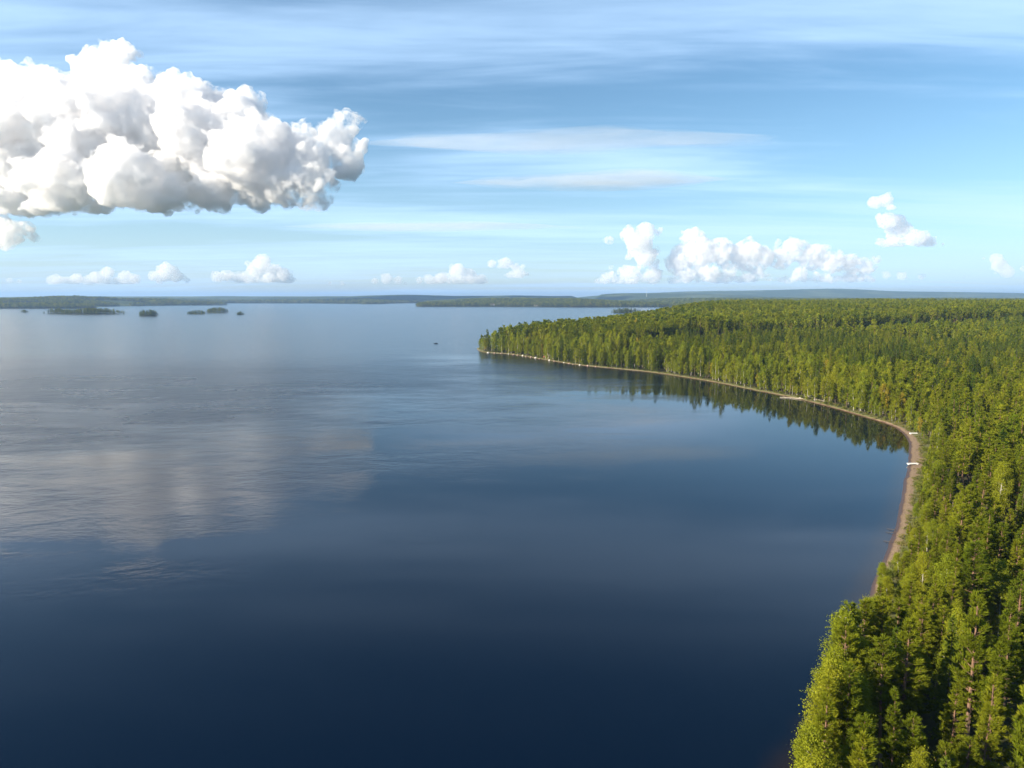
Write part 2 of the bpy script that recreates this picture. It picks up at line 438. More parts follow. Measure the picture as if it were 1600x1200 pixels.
def poly_sd(poly, pts):
    """signed distance, positive on land"""
    pts = np.asarray(pts, float); out = np.empty(len(pts)); a = poly; b = np.roll(poly, -1, axis=0); ab = b - a; l2 = (ab ** 2).sum(1) + 1e-9
    for s in range(0, len(pts), 8000):
        p = pts[s:s + 8000]; ap = p[:, None, :] - a[None]
        t = np.clip((ap * ab).sum(2) / l2, 0, 1)
        d2 = ((ap - t[..., None] * ab) ** 2).sum(2).min(1)
        cr = ((a[None, :, 1] > p[:, None, 1]) != (b[None, :, 1] > p[:, None, 1])) & (p[:, None, 0] < ab[:, 0] * (p[:, None, 1] - a[:, 1]) / np.where(ab[:, 1] == 0, 1e-9, ab[:, 1]) + a[:, 0])
        out[s:s + 8000] = np.sqrt(d2) * np.where(cr.sum(1) % 2 == 1, 1, -1)
    return out

def vnoise(x, y, sc, seed=0):
    """smooth value noise, 0..1"""
    x = np.asarray(x) / sc; y = np.asarray(y) / sc
    xi = np.floor(x).astype(np.int64); yi = np.floor(y).astype(np.int64); fx = x - xi; fy = y - yi
    fx = fx * fx * (3 - 2 * fx); fy = fy * fy * (3 - 2 * fy)
    def h(i, j):
        k = (i * 374761393 + j * 668265263 + seed * 1442695041) & 0xFFFFFFFF
        k = ((k ^ (k >> 13)) * 1274126177) & 0xFFFFFFFF
        return ((k ^ (k >> 16)) & 0xFFFF) / 65535.0
    return (h(xi, yi) * (1 - fx) + h(xi + 1, yi) * fx) * (1 - fy) + (h(xi, yi + 1) * (1 - fx) + h(xi + 1, yi + 1) * fx) * fy

def fbm(x, y, sc, seed=0, o=4):
    return sum(vnoise(x, y, sc / 2 ** i, seed + i) * 0.5 ** i for i in range(o)) / sum(0.5 ** i for i in range(o))

def sstep(a, b, x):
    t = np.clip((x - a) / (b - a), 0, 1); return t * t * (3 - 2 * t)

HILLS = [  # far wooded hills: x, y, height, radius x, radius y
    (5200, 12000, 72, 3000, 1500), (5450, 12000, 52, 850, 1000), (3200, 11500, 74, 2200, 1400), (900, 8600, 42, 420, 500), (1450, 8600, 46, 700, 600), (2300, 8800, 50, 900, 700), (8200, 12500, 72, 2600, 1600),
    (-2750, 4450, 26, 300, 330), (-3600, 4400, 12, 420, 420), (-2350, 4050, 24, 230, 260), (-3050, 3700, 20, 300, 180), (-600, 9500, 30, 900, 900), (-2600, 9800, 34, 1500, 900), (-5200, 9000, 38, 1400, 900),
    (-7400, 9500, 34, 1500, 900), (100, 9000, 36, 500, 600), (-1500, 9300, 32, 700, 600)]

def height(x, y, sd):
    x = np.asarray(x, float); y = np.asarray(y, float)
    near = np.where(sd < 6, -0.42 + 0.13 * sd, 0.36 + 1.6 * sstep(6, 60, sd))
    ridge = 22.0 * sstep(330, 1180, y + 0.10 * np.abs(x)) * sstep(0, 190, sd) * (1 - 0.45 * sstep(1500, 2400, y))
    bumps = (fbm(x, y, 260, 3) - 0.5) * 7.0 * sstep(40, 220, sd)
    h = near + ridge + bumps
    far = sstep(2600, 5200, y)
    hl = sum(a * np.exp(-((x - cx) / rx) ** 2 - ((y - cy) / ry) ** 2) for cx, cy, a, rx, ry in HILLS)
    base = 24 * sstep(0, 500, sd) + (fbm(x, y, 1900, 11) - 0.45) * 46 * sstep(200, 1600, sd)
    far_h = near + np.maximum(base, 2 * sstep(0, 60, sd)) + hl * sstep(0, 200, sd)
    h = h * (1 - far) + far_h * far
    return np.where(sd < 0, np.maximum(-6.0, -0.42 + 0.13 * sd), h)

def land_sd(x, y):
    p = np.stack([np.ravel(x), np.ravel(y)], axis=1)
    return np.maximum(poly_sd(EAST, p), poly_sd(NORTH, p))

def grow(a, b, step, lo, hi, g):
    mid = list(np.arange(a, b + 0.1, step)); up_ = []; s = step; v = mid[-1]
    while v < hi: s = min(s * g, 900); v += s; up_.append(min(v, hi))
    dn = []; s = step; v = mid[0]
    while v > lo: s = min(s * g, 900); v -= s; dn.append(max(v, lo))
    return np.array(dn[::-1] + mid + up_)

def grid_sheet(name, xs, ys, zfun, mat, attrs=None):
    X, Y = np.meshgrid(xs, ys); n, m = X.shape
    sd = land_sd(X, Y); Z = zfun(X.ravel(), Y.ravel(), sd)
    v = np.stack([X.ravel(), Y.ravel(), Z], axis=1)
    i = np.arange(n * m).reshape(n, m)
    f = np.stack([i[:-1, :-1], i[:-1, 1:], i[1:, 1:], i[1:, :-1]], axis=-1).reshape(-1, 4)
    o = mesh_obj(name, v, f, mat, smooth=True)
    a = o.data.attributes.new('shore', 'FLOAT', 'POINT'); a.data.foreach_set('value', sd.astype(np.float32))
    return o

# ------------------------------------------------------------------ ground
m, n = material('forest_floor')
pos = n.n('ShaderNodeNewGeometry').outputs['Position']
nz = n.noise(pos, 0.35, 6, 0.65); nb = n.noise(pos, 0.012, 4, 0.55); nc = n.noise(pos, 0.045, 5, 0.6)
floor_c = n.mix(n.maprange(nz, 0.35, 0.65), (0.040, 0.034, 0.018), (0.060, 0.062, 0.022))
canopy_c = n.mix(n.maprange(nc, 0.35, 0.65), (0.036, 0.060, 0.020), (0.066, 0.088, 0.026))
canopy_c = n.mix(n.maprange(n.noise(pos, 0.0016, 4, 0.6), 0.46, 0.62), canopy_c, (0.105, 0.125, 0.045))
yy = n.n('ShaderNodeSeparateXYZ', {0: pos}).outputs[1]
c = n.mix(n.maprange(yy, 1900, 2600), floor_c, canopy_c)
b = n.n('ShaderNodeBsdfPrincipled', {'Base Color': c, 'Roughness': 0.95, 'Specular IOR Level': 0.1})
bh = n.n('ShaderNodeBump', {'Height': nc, 'Strength': 0.9, 'Distance': n.maprange(yy, 1900, 2600, 0.2, 14.0)})
n.t.links.new(bh.outputs[0], b.inputs['Normal'])
finish(n, b.outputs[0]); M['floor'] = m
gx = grow(-64, 300, 6.0, -30000, 30000, 1.045); gy = grow(-60, 830, 6.0, -290, 30000, 1.03)
ground = tag(grid_sheet('ground', gx, gy, height, M['floor']), kind='structure')

# ------------------------------------------------------------------ water
m, n = material('lake_water')
geo = n.n('ShaderNodeNewGeometry'); pos = geo.outputs['Position']
sh = n.n('ShaderNodeAttribute'); sh.attribute_name = 'shore'; sd_ = n.math('MULTIPLY', sh.outputs['Fac'], -1.0)
deep = (0.0001, 0.0040, 0.0145); shallow = (0.022, 0.013, 0.007)
wc = n.mix(n.maprange(n.math('ADD', sd_, n.math('MULTIPLY', n.noise(pos, 0.15, 3), 3.0)), 1.0, 7.0), shallow, deep)
pw = n.vmath('MULTIPLY', pos, (0.55, 1.0, 1.0))
wind = n.noise(pw, 0.0085, 5, 0.55, 0.4); wind2 = n.noise(n.vmath('MULTIPLY', pos, (0.35, 1.0, 1.0)), 0.03, 4, 0.6, 0.3)
calm = n.math('ADD', n.math('ADD', n.maprange(sd_, 10.0, 330.0, 0.0, 0.62), n.maprange(n.n('ShaderNodeSeparateXYZ', {0: pos}).outputs[1], 330, 560, 0.0, 0.55)), n.math('ADD', n.math('MULTIPLY', n.math('SUBTRACT', wind, 0.5), 1.1), n.math('MULTIPLY', n.math('SUBTRACT', wind2, 0.5), 0.95)))
ruf = n.maprange(calm, 0.0, 0.85, 0.035, 0.30)
ruf = n.mix(n.maprange(n.math('ADD', n.n('ShaderNodeSeparateXYZ', {0: pos}).outputs[1], n.math('MULTIPLY', wind, 300)), 480, 900), ruf, (0.19, 0.19, 0.19))
w1 = n.noise(n.vmath('MULTIPLY', pos, (0.7, 1.0, 1.0)), 0.55, 5, 0.68, 0.5)
w2 = n.noise(n.vmath('MULTIPLY', pos, (0.6, 1.0, 1.0)), 0.11, 3, 0.6, 0.4)
b2 = n.n('ShaderNodeBump', {'Height': w2, 'Strength': n.maprange(calm, 0.1, 0.8, 0.0, 0.55), 'Distance': 1.2})
bmp = n.n('ShaderNodeBump', {'Height': w1, 'Strength': n.maprange(calm, 0.05, 0.7, 0.012, 0.34), 'Distance': 0.35, 'Normal': b2.outputs[0]})
b = n.n('ShaderNodeBsdfPrincipled', {'Base Color': wc, 'Roughness': ruf, 'IOR': 1.333, 'Normal': bmp.outputs[0]})
finish(n, b.outputs[0]); M['water'] = m
wx = grow(-80, 240, 10.0, -29990, 29990, 1.06); wy = grow(-40, 830, 10.0, -280, 29990, 1.05)
tag(grid_sheet('lake_water', wx, wy, lambda x, y, s: np.zeros_like(x), M['water']), kind='structure')

# ------------------------------------------------------------------ beach strip
def beach_width(y):
    return np.interp(y, [-20, 60, 120, 150, 185, 225, 262, 290, 320, 400, 600, 720], [0.8, 0.8, 1.0, 1.9, 2.5, 3.5, 4.0, 3.0, 0.8, 0.5, 0.4, 0.4])
m, n = material('beach_sand')
at_ = n.n('ShaderNodeAttribute'); at_.attribute_name = 'shore'; pos = n.n('ShaderNodeNewGeometry').outputs['Position']
nz = n.noise(pos, 1.6, 6, 0.65); ng_ = n.noise(pos, 0.25, 3, 0.5)
sand = n.mix(n.maprange(nz, 0.3, 0.7), (0.16, 0.105, 0.060), (0.26, 0.175, 0.105))
s_ = n.math('ADD', at_.outputs['Fac'], n.math('MULTIPLY', n.math('SUBTRACT', ng_, 0.5), 1.4))
c = n.mix(n.maprange(s_, 0.5, 1.1), (0.085, 0.045, 0.028), sand)
c = n.mix(n.math('MULTIPLY', n.maprange(s_, 1.25, 1.45), n.maprange(s_, 1.9, 1.6)), c, (0.23, 0.155, 0.09))
b = n.n('ShaderNodeBsdfPrincipled', {'Base Color': c, 'Roughness': n.maprange(s_, 0.4, 1.0, 0.45, 0.95)})
n.t.links.new(n.n('ShaderNodeBump', {'Height': nz, 'Strength': 0.5, 'Distance': 0.12}).outputs[0], b.inputs['Normal'])
vg = n.n('ShaderNodeAttribute'); vg.attribute_name = 'turf'
turf = n.maprange(n.math('ADD', vg.outputs['Fac'], n.math('MULTIPLY', n.math('SUBTRACT', n.noise(pos, 0.7, 4, 0.6), 0.5), 2.4)), -0.3, 0.5)
b.inputs['Base Color'].default_value = (1, 1, 1, 1); n.t.links.new(n.mix(turf, c, n.mix(nz, (0.075, 0.085, 0.025), (0.16, 0.15, 0.05))), b.inputs['Base Color'])
finish(n, b.outputs[0])
M['sand'] = m
tg = unit(np.gradient(bay, axis=0)); nrm = np.stack([-tg[:, 1], tg[:, 0]], axis=1)          # left of travel = land
if poly_sd(EAST, bay[100:101] + nrm[100:101] * 1.0)[0] < 0: nrm = -nrm
bw = beach_width(bay[:, 1]) * (0.7 + 0.6 * vnoise(bay[:, 0], bay[:, 1], 14, 88))
prof = [(-4.0, -0.62), (-1.5, -0.16), (0, 0.012), (0.8, 0.10), (None, 0.30), ('+1', 0.50), ('+3', 0.62), ('+6', 0.15)]
bv, ba, bt = [], [], []
for i in range(len(bay)):
    for o_, z_ in prof:
        d = o_ if isinstance(o_, (int, float)) else (bw[i] * 0.6 if o_ is None else bw[i] + float(o_))
        if i > 3 and i < len(bay) - 3 or d <= 0: pass
        bv.append((*(bay[i] + nrm[i] * d), z_ + (rng.normal(0, 0.03) if d > 0.5 else 0))); ba.append(d); bt.append(d - bw[i])
k = len(prof)
bf = [[i * k + j, i * k + j + 1, (i + 1) * k + j + 1, (i + 1) * k + j] for i in range(len(bay) - 1) for j in range(k - 1)]
beach = tag(mesh_obj('beach', np.array(bv), bf, M['sand'], smooth=True), kind='structure')
aa = beach.data.attributes.new('shore', 'FLOAT', 'POINT'); aa.data.foreach_set('value', np.array(ba, np.float32))
aa = beach.data.attributes.new('turf', 'FLOAT', 'POINT'); aa.data.foreach_set('value', np.array(bt, np.float32))


# ------------------------------------------------------------------ where the trees stand
def project(x, y, z):
    cy = y * math.cos(PITCH) - (z - CAM_H) * math.sin(PITCH); cz = y * math.sin(PITCH) + (z - CAM_H) * math.cos(PITCH)
    return 800 + FPX * x / cy, 600 - FPX * cz / cy

def jitter_grid(x0, x1, y0, y1, s, j=0.42):
    X, Y = np.meshgrid(np.arange(x0, x1, s), np.arange(y0, y1, s)); X = X + (np.arange(len(X)) % 2)[:, None] * s * 0.5
    return np.stack([X.ravel() + rng.uniform(-j, j, X.size) * s, Y.ravel() + rng.uniform(-j, j, X.size) * s], axis=1)

P = np.concatenate([jitter_grid(0, 330, 25, 340, 3.55), jitter_grid(-45, 700, 340, 760, 4.2), jitter_grid(-45, 1000, 760, 1100, 4.5), jitter_grid(-20, 1350, 1100, 1650, 5.6)])
EXTRA = [(29.6, 64.0, 14.6, 'birch'), (31.8, 67.8, 14.4, 'pine'), (35.2, 75.4, 16.0, 'birch'), (33.6, 71.2, 14.6, 'pine'), (40.2, 81.4, 16.2, 'pine'), (37.6, 78.0, 14.4, 'birch'),
         (44.0, 87.4, 15.4, 'pine'), (33.4, 64.2, 14.4, 'pine'), (28.6, 60.2, 14.0, 'birch'), (36.5, 73.0, 15.5, 'pine'), (47.6, 92.0, 14.0, 'pine')]      # the trees that lean out along the near bank
ex = np.array([e_[:2] for e_ in EXTRA])
P = P[np.hypot(P[:, None, 0] - ex[None, :, 0], P[:, None, 1] - ex[None, :, 1]).min(1) > 1.9]
P = np.concatenate([ex, P])
keep = (P[:, 0] < 0.86 * P[:, 1] + 14)
P = P[keep]; sd = poly_sd(EAST, P); bwp = beach_width(P[:, 1])
keep = sd > bwp + np.where(P[:, 1] < 138, 0.5, 1.6); keep[:len(EXTRA)] = True; P, sd, bwp = P[keep], sd[keep], bwp[keep]
near = P[:, 1] < 330
gap = fbm(P[:, 0], P[:, 1], 22, 21, 3)
u = rng.random(len(P))
keep = ~(near & (sd > 9) & (gap > 0.645)) & ~(near & (u < 0.06)) & ~(~near & (gap > 0.645))
for cx, cy, r in ((107.7, 169.5, 5.0), (123, 186, 6.0), (45, 74, 3.6), (58, 84, 3.0), (95, 142, 3.5), (176, 240, 5)):
    keep &= np.hypot(P[:, 0] - cx, P[:, 1] - cy) > r
edge_y = 655 + 0.42 * (P[:, 0] - 150) + 40 * (vnoise(P[:, 0], P[:, 1], 120, 5) - 0.5)
old = (P[:, 1] > edge_y) & (sd > 25)
young = ~near & ~old & (sd > 55)
keep &= ~((np.abs(P[:, 1] - edge_y + 9) < 13 * sstep(0.35, 0.55, vnoise(P[:, 0], P[:, 1], 90, 9))) & (sd > 30))                # an open strip in front of the old stand
keep[:len(EXTRA)] = True
P, sd, bwp, near, old, young, gap, u = [a[keep] for a in (P, sd, bwp, near, old, young, gap, u)]
inner = sd - bwp
u = rng.random(len(P)); patch = fbm(P[:, 0], P[:, 1], 70, 31, 3)
pb = np.where(near, np.where(inner < 5.5, np.where(P[:, 1] < 135, 0.42, 0.6), np.where(inner < 14, 0.08, 0.03)), np.where(sd < 26, 0.62, np.where(sd < 55, 0.36, np.where(young, 0.03, 0.05))))
pb = np.where(~near & (sd > 55) & (patch > 0.60), 0.45, pb)
ps = np.where(near, 0.07, np.where(young, np.where(patch < 0.47, 0.55, 0.2), 0.16))
kind = np.where(u < pb, 'birch', np.where(u < pb + ps, 'spruce', np.where(old, 'mature', 'pine')))
g = rng.normal(0, 1, len(P))
Ht = np.where(near, 14.3 + 2.4 * g, np.where(old, 20.5 + 1.5 * g, np.where(young, 12.5 + 2.3 * g, 16.0 + 2.2 * g)))
Ht = np.where(near & (inner < 5.5) & (P[:, 1] > 140), Ht * rng.uniform(0.5, 1.0, len(P)), Ht)
Ht = np.where(near & (rng.random(len(P)) < 0.16), Ht * 0.62, Ht)
cap = np.where(inner < 4.5, np.interp(P[:, 1], [60, 92, 106, 130, 190, 300], [17, 15.5, 9, 5.5, 6.0, 8.0]), np.where(inner < 10, np.interp(P[:, 1], [60, 92, 106, 130, 190, 300], [19, 17, 13, 9.5, 10.5, 13]), 30.0))
Ht = np.where(near, np.minimum(Ht, cap * rng.uniform(0.75, 1.05, len(P))), Ht)
Ht = np.where(near, Ht, Ht * (0.80 + 0.42 * fbm(P[:, 0], P[:, 1], 65, 55, 3)))
Ht = np.where(~near & (rng.random(len(P)) < 0.05), Ht * 1.3, Ht)
Ht = np.clip(Ht, 3.5, 25.0)
Ht = np.where(~near & (sd < 14), Ht * rng.uniform(0.55, 0.95, len(P)), Ht)
for q, e_ in enumerate(EXTRA): Ht[q] = e_[2]; kind[q] = e_[3]
Z = height(P[:, 0], P[:, 1], sd); Z = np.maximum(Z, 0.3)
px, py = project(P[:, 0], P[:, 1], Z + Ht * 0.9)
bx, by = project(P[:, 0], P[:, 1], Z)
inview = (px > 0) & (px < 1615) & (py < 1215)
dist = np.hypot(np.hypot(P[:, 0], P[:, 1]), CAM_H - 10)
width = {'pine': 1.0, 'mature': 1.0, 'spruce': 1.0, 'birch': 1.0}
LIMIT = {'pine': 300, 'spruce': 120, 'birch': 230}
ORD = ['', 'second ', 'third ', 'fourth ', 'fifth ', 'sixth ', 'seventh ', 'eighth ', 'ninth ', 'tenth ', 'eleventh ', 'twelfth ', 'thirteenth ', 'fourteenth ', 'fifteenth ', 'sixteenth ', 'seventeenth ', 'eighteenth ', 'nineteenth ', 'twentieth ']
is_obj = np.zeros(len(P), bool)
TREES = []
for kd, names in (('pine', ('pine', 'mature')), ('spruce', ('spruce',)), ('birch', ('birch',))):
    ix = np.where(np.isin(kind, names) & inview)[0]
    ix = ix[np.argsort(dist[ix])][:LIMIT[kd]]
    is_obj[ix] = True
    TREES += [(i, kd) for i in ix]
# rows of trees, read from the bottom of the picture upwards, for the labels
rows = {}
for i, kd in TREES:
    rows.setdefault((kd, int((1215 - py[i]) // 34)), []).append(i)
place = {}
for (kd, r), ids in rows.items():
    for q, i in enumerate(sorted(ids, key=lambda j: px[j])): place[i] = (r, q)
GROUPS = {'pine': 'pines of the near shore forest', 'spruce': 'spruces among the pines', 'birch': 'birches along the shore'}
TENS = ['', '', 'twenty', 'thirty', 'forty', 'fifty', 'sixty', 'seventy', 'eighty', 'ninety']
def ordinal(k):
    if k < len(ORD): return ORD[k] if k else 'first '
    if k < 99 and (k + 1) % 10: return TENS[(k + 1) // 10] + '-' + ordinal((k + 1) % 10 - 1)
    return '%d%s ' % (k + 1, 'th' if 10 <= (k + 1) % 100 <= 20 else {1: 'st', 2: 'nd', 3: 'rd'}.get((k + 1) % 10, 'th'))
def tree_label(i, kd):
    r, q = place[i]
    size = 'tall' if Ht[i] > 16 else ('small' if Ht[i] < 10 else 'mid-sized')
    look = {'pine': 'olive green pine', 'spruce': 'dark pointed spruce', 'birch': 'pale leafy birch'}[kd]
    return '%s %s, %sof its kind from the water, %srow above bottom edge' % (size, look, ordinal(q), ordinal(r))
rot = rng.uniform(0, 2 * math.pi, len(P)); lean = rng.normal(0, 0.03, (len(P), 2))
wide = rng.uniform(0.85, 1.22, len(P))
for i, kd in TREES:
    vk = kind[i]; s = Ht[i] / HREF[vk]; v = int(rng.integers(NVAR[vk]))
    o = empty(kd + '_tree', (P[i, 0], P[i, 1], Z[i] - 0.15), 0)
    ln_ = lean[i] * (2.2 if (kd == 'birch' and inner[i] < 5) else 1.0)
    o.rotation_euler = (ln_[0], ln_[1] - (0.10 if (kd == 'birch' and inner[i] < 3.5) else 0), 0)
    sw = s ** 0.8 * wide[i] * (1.24 if kd == 'pine' and near[i] else 1.0)
    tm, cm = (NEAR if dist[i] < 230 else MIDN)[vk][v]
    for nm, me in (('trunk', tm), ('crown', cm)):
        c_ = bpy.data.objects.new(nm, me); COL.objects.link(c_); c_.parent = o; c_.rotation_euler = (0, 0, rot[i]); c_.scale = (sw, sw, s)
    tag(o, tree_label(i, kd), 'tree', GROUPS[kd])

SRC = {(kd, l): source_collection(kd, l) for kd in VAR for l in (1, 2)}
rest = ~is_obj
def forest(name, sel, kd, lod, label):
    ix = np.where(sel)[0]
    if not len(ix): return
    s = Ht[ix] / HREF[kd]; w = s ** 0.8 * wide[ix] * (1.0 if lod == 1 else 1.08)
    o = instancer(name, SRC[(kd, lod)], np.column_stack([P[ix], Z[ix] - 0.15]), np.column_stack([lean[ix], rot[ix]]), np.column_stack([w, w, s]), rng.integers(0, 3, len(ix)))
    tag(o, label, 'forest', kind='stuff')
L1 = dist < 700
forest('pine_forest', rest & (kind == 'pine') & L1, 'pine', 1, 'pine forest filling the land behind the beach')
forest('pine_plantation', rest & (kind == 'pine') & ~L1, 'pine', 2, 'even young pine forest on the slope behind the bay')
forest('old_pine_forest', rest & (kind == 'mature') & L1, 'mature', 1, 'old pines with bare orange trunks')
forest('ridge_pine_forest', rest & (kind == 'mature') & ~L1, 'mature', 2, 'old pine forest with bare trunks on the ridge')
forest('spruce_forest', rest & (kind == 'spruce') & L1, 'spruce', 1, 'spruces mixed into the forest behind the bay')
forest('ridge_spruce_forest', rest & (kind == 'spruce') & ~L1, 'spruce', 2, 'spruces mixed into the forest on the ridge')
forest('birch_wood', rest & (kind == 'birch') & L1, 'birch', 1, 'birch wood along the far side of the bay')
forest('point_birch_wood', rest & (kind == 'birch') & ~L1, 'birch', 2, 'birch wood towards the wooded point')
print('trees', len(P), {k_: int((kind == k_).sum()) for k_ in VAR}, 'objects', len(TREES))

# ------------------------------------------------------------------ shore shrubs and grass
SHR = [tuple(g_.build('shrub_%s_mesh' % nm_, mt_, link=False).data for g_, nm_, mt_ in zip(shrub_geo(s, 2.2, 1.8), ('stems', 'leaves'), (M['spruce_bark'], M['shrub']))) for s in range(3)]
k_ = 0
sel = [i for i in range(0, len(bay), 1) if 62 < bay[i, 1] < 420]
for i in sel:
    if rng.random() < 0.35: continue
    d = bw[i] + rng.uniform(0.9, 2.6); p = bay[i] + nrm[i] * d
    if min(math.hypot(p[0] - 161.6, p[1] - 279), math.hypot(p[0] - 131.6, p[1] - 227)) < 4.5: continue
    o = empty('willow_shrub', (p[0], p[1], 0.45), rng.uniform(0, 6.28))
    s = rng.uniform(0.5, 1.15)
    for nm, me in zip(('stem', 'leaves'), SHR[int(rng.integers(3))]):
        c_ = bpy.data.objects.new(nm, me); COL.objects.link(c_); c_.parent = o; c_.scale = (s, s, s * rng.uniform(0.8, 1.2))
    k_ += 1
    tag(o, 'yellow green willow shrub at back of beach, %sfrom the picture\'s bottom' % ordinal(k_ - 1), 'shrub', 'willow shrubs behind the beach')
# grass tufts behind the sand
gcol = bpy.data.collections.new('grass_sources')
for s in range(2):
    rg = np.random.default_rng(s); G = Geo(); q = rg.normal(size=(14, 3)) * [0.3, 0.3, 0]
    v, f = blades(rg, q, np.tile([0, 0, 1.0], (14, 1)), np.full(14, 0.55), np.full(14, 0.035), 4, 0.45); G.add(v, f)
    gcol.objects.link(G.build('grass_source_%d' % s, M['grass'], link=False))
gp = []
for i in range(len(bay)):
    if -5 < bay[i, 1] < 720:
        for q in range(16 if bay[i, 1] < 330 else 6):
            d = bw[i] + 0.2 + rng.random() ** 1.4 * 4.0; p = bay[i] + nrm[i] * d + rng.normal(0, 1.5, 2) * [1, 1]
            gp.append((p[0], p[1], 0.42))
gp = np.array(gp)
gsd = poly_sd(EAST, gp[:, :2]); gp = gp[(gsd > beach_width(gp[:, 1]) * 0.8) & (np.hypot(gp[:, 0] - 161.2, gp[:, 1] - 280) > 4) & (np.hypot(gp[:, 0] - 131.6, gp[:, 1] - 228) > 3.5)]
z3 = rng.uniform(0.6, 1.5, len(gp))
tag(instancer('shore_grass', gcol, gp, np.column_stack([np.zeros((len(gp), 2)), rng.uniform(0, 6.28, len(gp))]), np.column_stack([z3, z3, z3]), rng.integers(0, 2, len(gp))), 'straw green grass along the back of the beach', 'grass', kind='stuff')

# ------------------------------------------------------------------ islands and far woods
def island(name, cx, cy, rx, ry, top, label, kd=('pine', 'spruce'), hgt=15.0, seed=0):
    n_, m_ = 9, 40; vs = []; fs = []
    ang = np.linspace(0, 2 * math.pi, m_, endpoint=False)
    wob = 1 + 0.16 * np.sin(2 * ang + seed) + 0.10 * np.sin(3 * ang + seed * 2.3) + 0.06 * np.sin(5 * ang + seed * 1.7)
    for r in np.linspace(1.06, 0.0, n_):
        for a, w in zip(ang, wob):
            vs.append((cx + rx * r * w * math.cos(a), cy + ry * r * w * math.sin(a), -0.8 + (top + 0.8) * (1 - min(1, r) ** 2.2)))
    for i in range(n_ - 1):
        for j in range(m_): fs.append([i * m_ + j, i * m_ + (j + 1) % m_, (i + 1) * m_ + (j + 1) % m_, (i + 1) * m_ + j])
    o = tag(mesh_obj(name, np.array(vs), fs, M['floor'], smooth=True), kind='structure')
    if label: o['label'] = label
    A = math.pi * rx * ry; cnt = int(np.clip(A / 22, 60, 2600))
    a = rng.uniform(0, 2 * math.pi, cnt); r = np.sqrt(rng.random(cnt)) * 0.97; w = np.interp(a, np.append(ang, 2 * math.pi), np.append(wob, wob[0]))
    pts = np.column_stack([cx + rx * r * w * np.cos(a), cy + ry * r * w * np.sin(a), -0.8 + (top + 0.8) * (1 - r ** 2.2)])
    pts[:, 2] = np.maximum(pts[:, 2], 0.1)
    s = hgt * rng.uniform(0.6, 1.15, cnt) / 15.0 * (1 - 0.55 * r ** 4); wd = s * rng.uniform(0.9, 1.3, cnt)
    hm = rng.random(cnt) < 0.7
    for q, sel_ in ((kd[0], hm), (kd[1], ~hm)):
        if sel_.sum():
            t = instancer('wood', SRC[(q, 2)], pts[sel_], np.column_stack([np.zeros((sel_.sum(), 2)), rng.uniform(0, 6.28, sel_.sum())]), np.column_stack([wd, wd, s])[sel_], rng.integers(0, 3, sel_.sum()), parent=o)
    return o
island('island', -1370, 2330, 92, 40, 2.5, 'long low wooded island', seed=1)
island('island', -1505, 2380, 45, 22, 1.5, 'left end of the long wooded island', seed=2)
island('island', -1074, 2110, 30, 26, 1.5, 'small round dark wooded islet', ('spruce', 'pine'), 15, seed=3)
island('island', -1030, 2340, 36, 26, 1.2, 'low dark islet beside the olive one', ('spruce', 'pine'), 10, seed=4)
island('island', -1047, 2540, 40, 30, 2.0, 'olive wooded islet behind the low dark one', seed=5)
island('island', -852, 2240, 15, 12, 0.8, 'tiny dark islet, rightmost of the islets', ('spruce', 'pine'), 8, seed=6)
island('island', -1745, 2560, 12, 8, 0.6, 'tiny faint islet left of the long island', ('pine', 'spruce'), 8, seed=7)
island('island', 400, 2500, 48, 30, 2.0, 'dark islet peeping over the wooded point', ('spruce', 'pine'), 14, seed=8)

FP = []
for y0, y1, s in ((3200, 4500, 15.0), (4500, 6600, 26.0)):
    q = jitter_grid(-4700, 3400, y0, y1, s); q = q[np.abs(q[:, 0]) < 0.80 * q[:, 1]]; FP.append(q)
q = jitter_grid(300, 2600, 1650, 3200, 13.0); q = q[(q[:, 0] < 0.80 * q[:, 1])]; FP.append(q)
FP = np.concatenate(FP); fsd = np.maximum(poly_sd(EAST, FP), poly_sd(NORTH, FP)); k_ = fsd > 6; FP, fsd = FP[k_], fsd[k_]
k_ = fbm(FP[:, 0], FP[:, 1], 420, 77, 3) < 0.66; FP, fsd = FP[k_], fsd[k_]
fz = height(FP[:, 0], FP[:, 1], fsd)
fs = rng.uniform(0.85, 1.3, len(FP)) * np.where(FP[:, 1] > 4500, 1.1, 1.0); fw = fs * np.where(FP[:, 1] > 4500, 5.0, 3.4)
hm = rng.random(len(FP))
for nm, kd, sel_, lb in (('distant_pine_forest', 'pine', hm < 0.6, 'distant pine forest on the far shores'), ('distant_spruce_forest', 'spruce', (hm >= 0.6) & (hm < 0.88), 'distant spruce forest on the far shores'), ('distant_birch_wood', 'birch', hm >= 0.88, 'distant pale birches on the far shores')):
    n_ = int(sel_.sum())
    tag(instancer(nm, SRC[(kd, 2)], np.column_stack([FP, fz])[sel_], np.column_stack([np.zeros((n_, 2)), rng.uniform(0, 6.28, n_)]), np.column_stack([fw, fw, fs])[sel_], rng.integers(0, 3, n_)), lb, 'forest', kind='stuff')
print('far trees', len(FP))

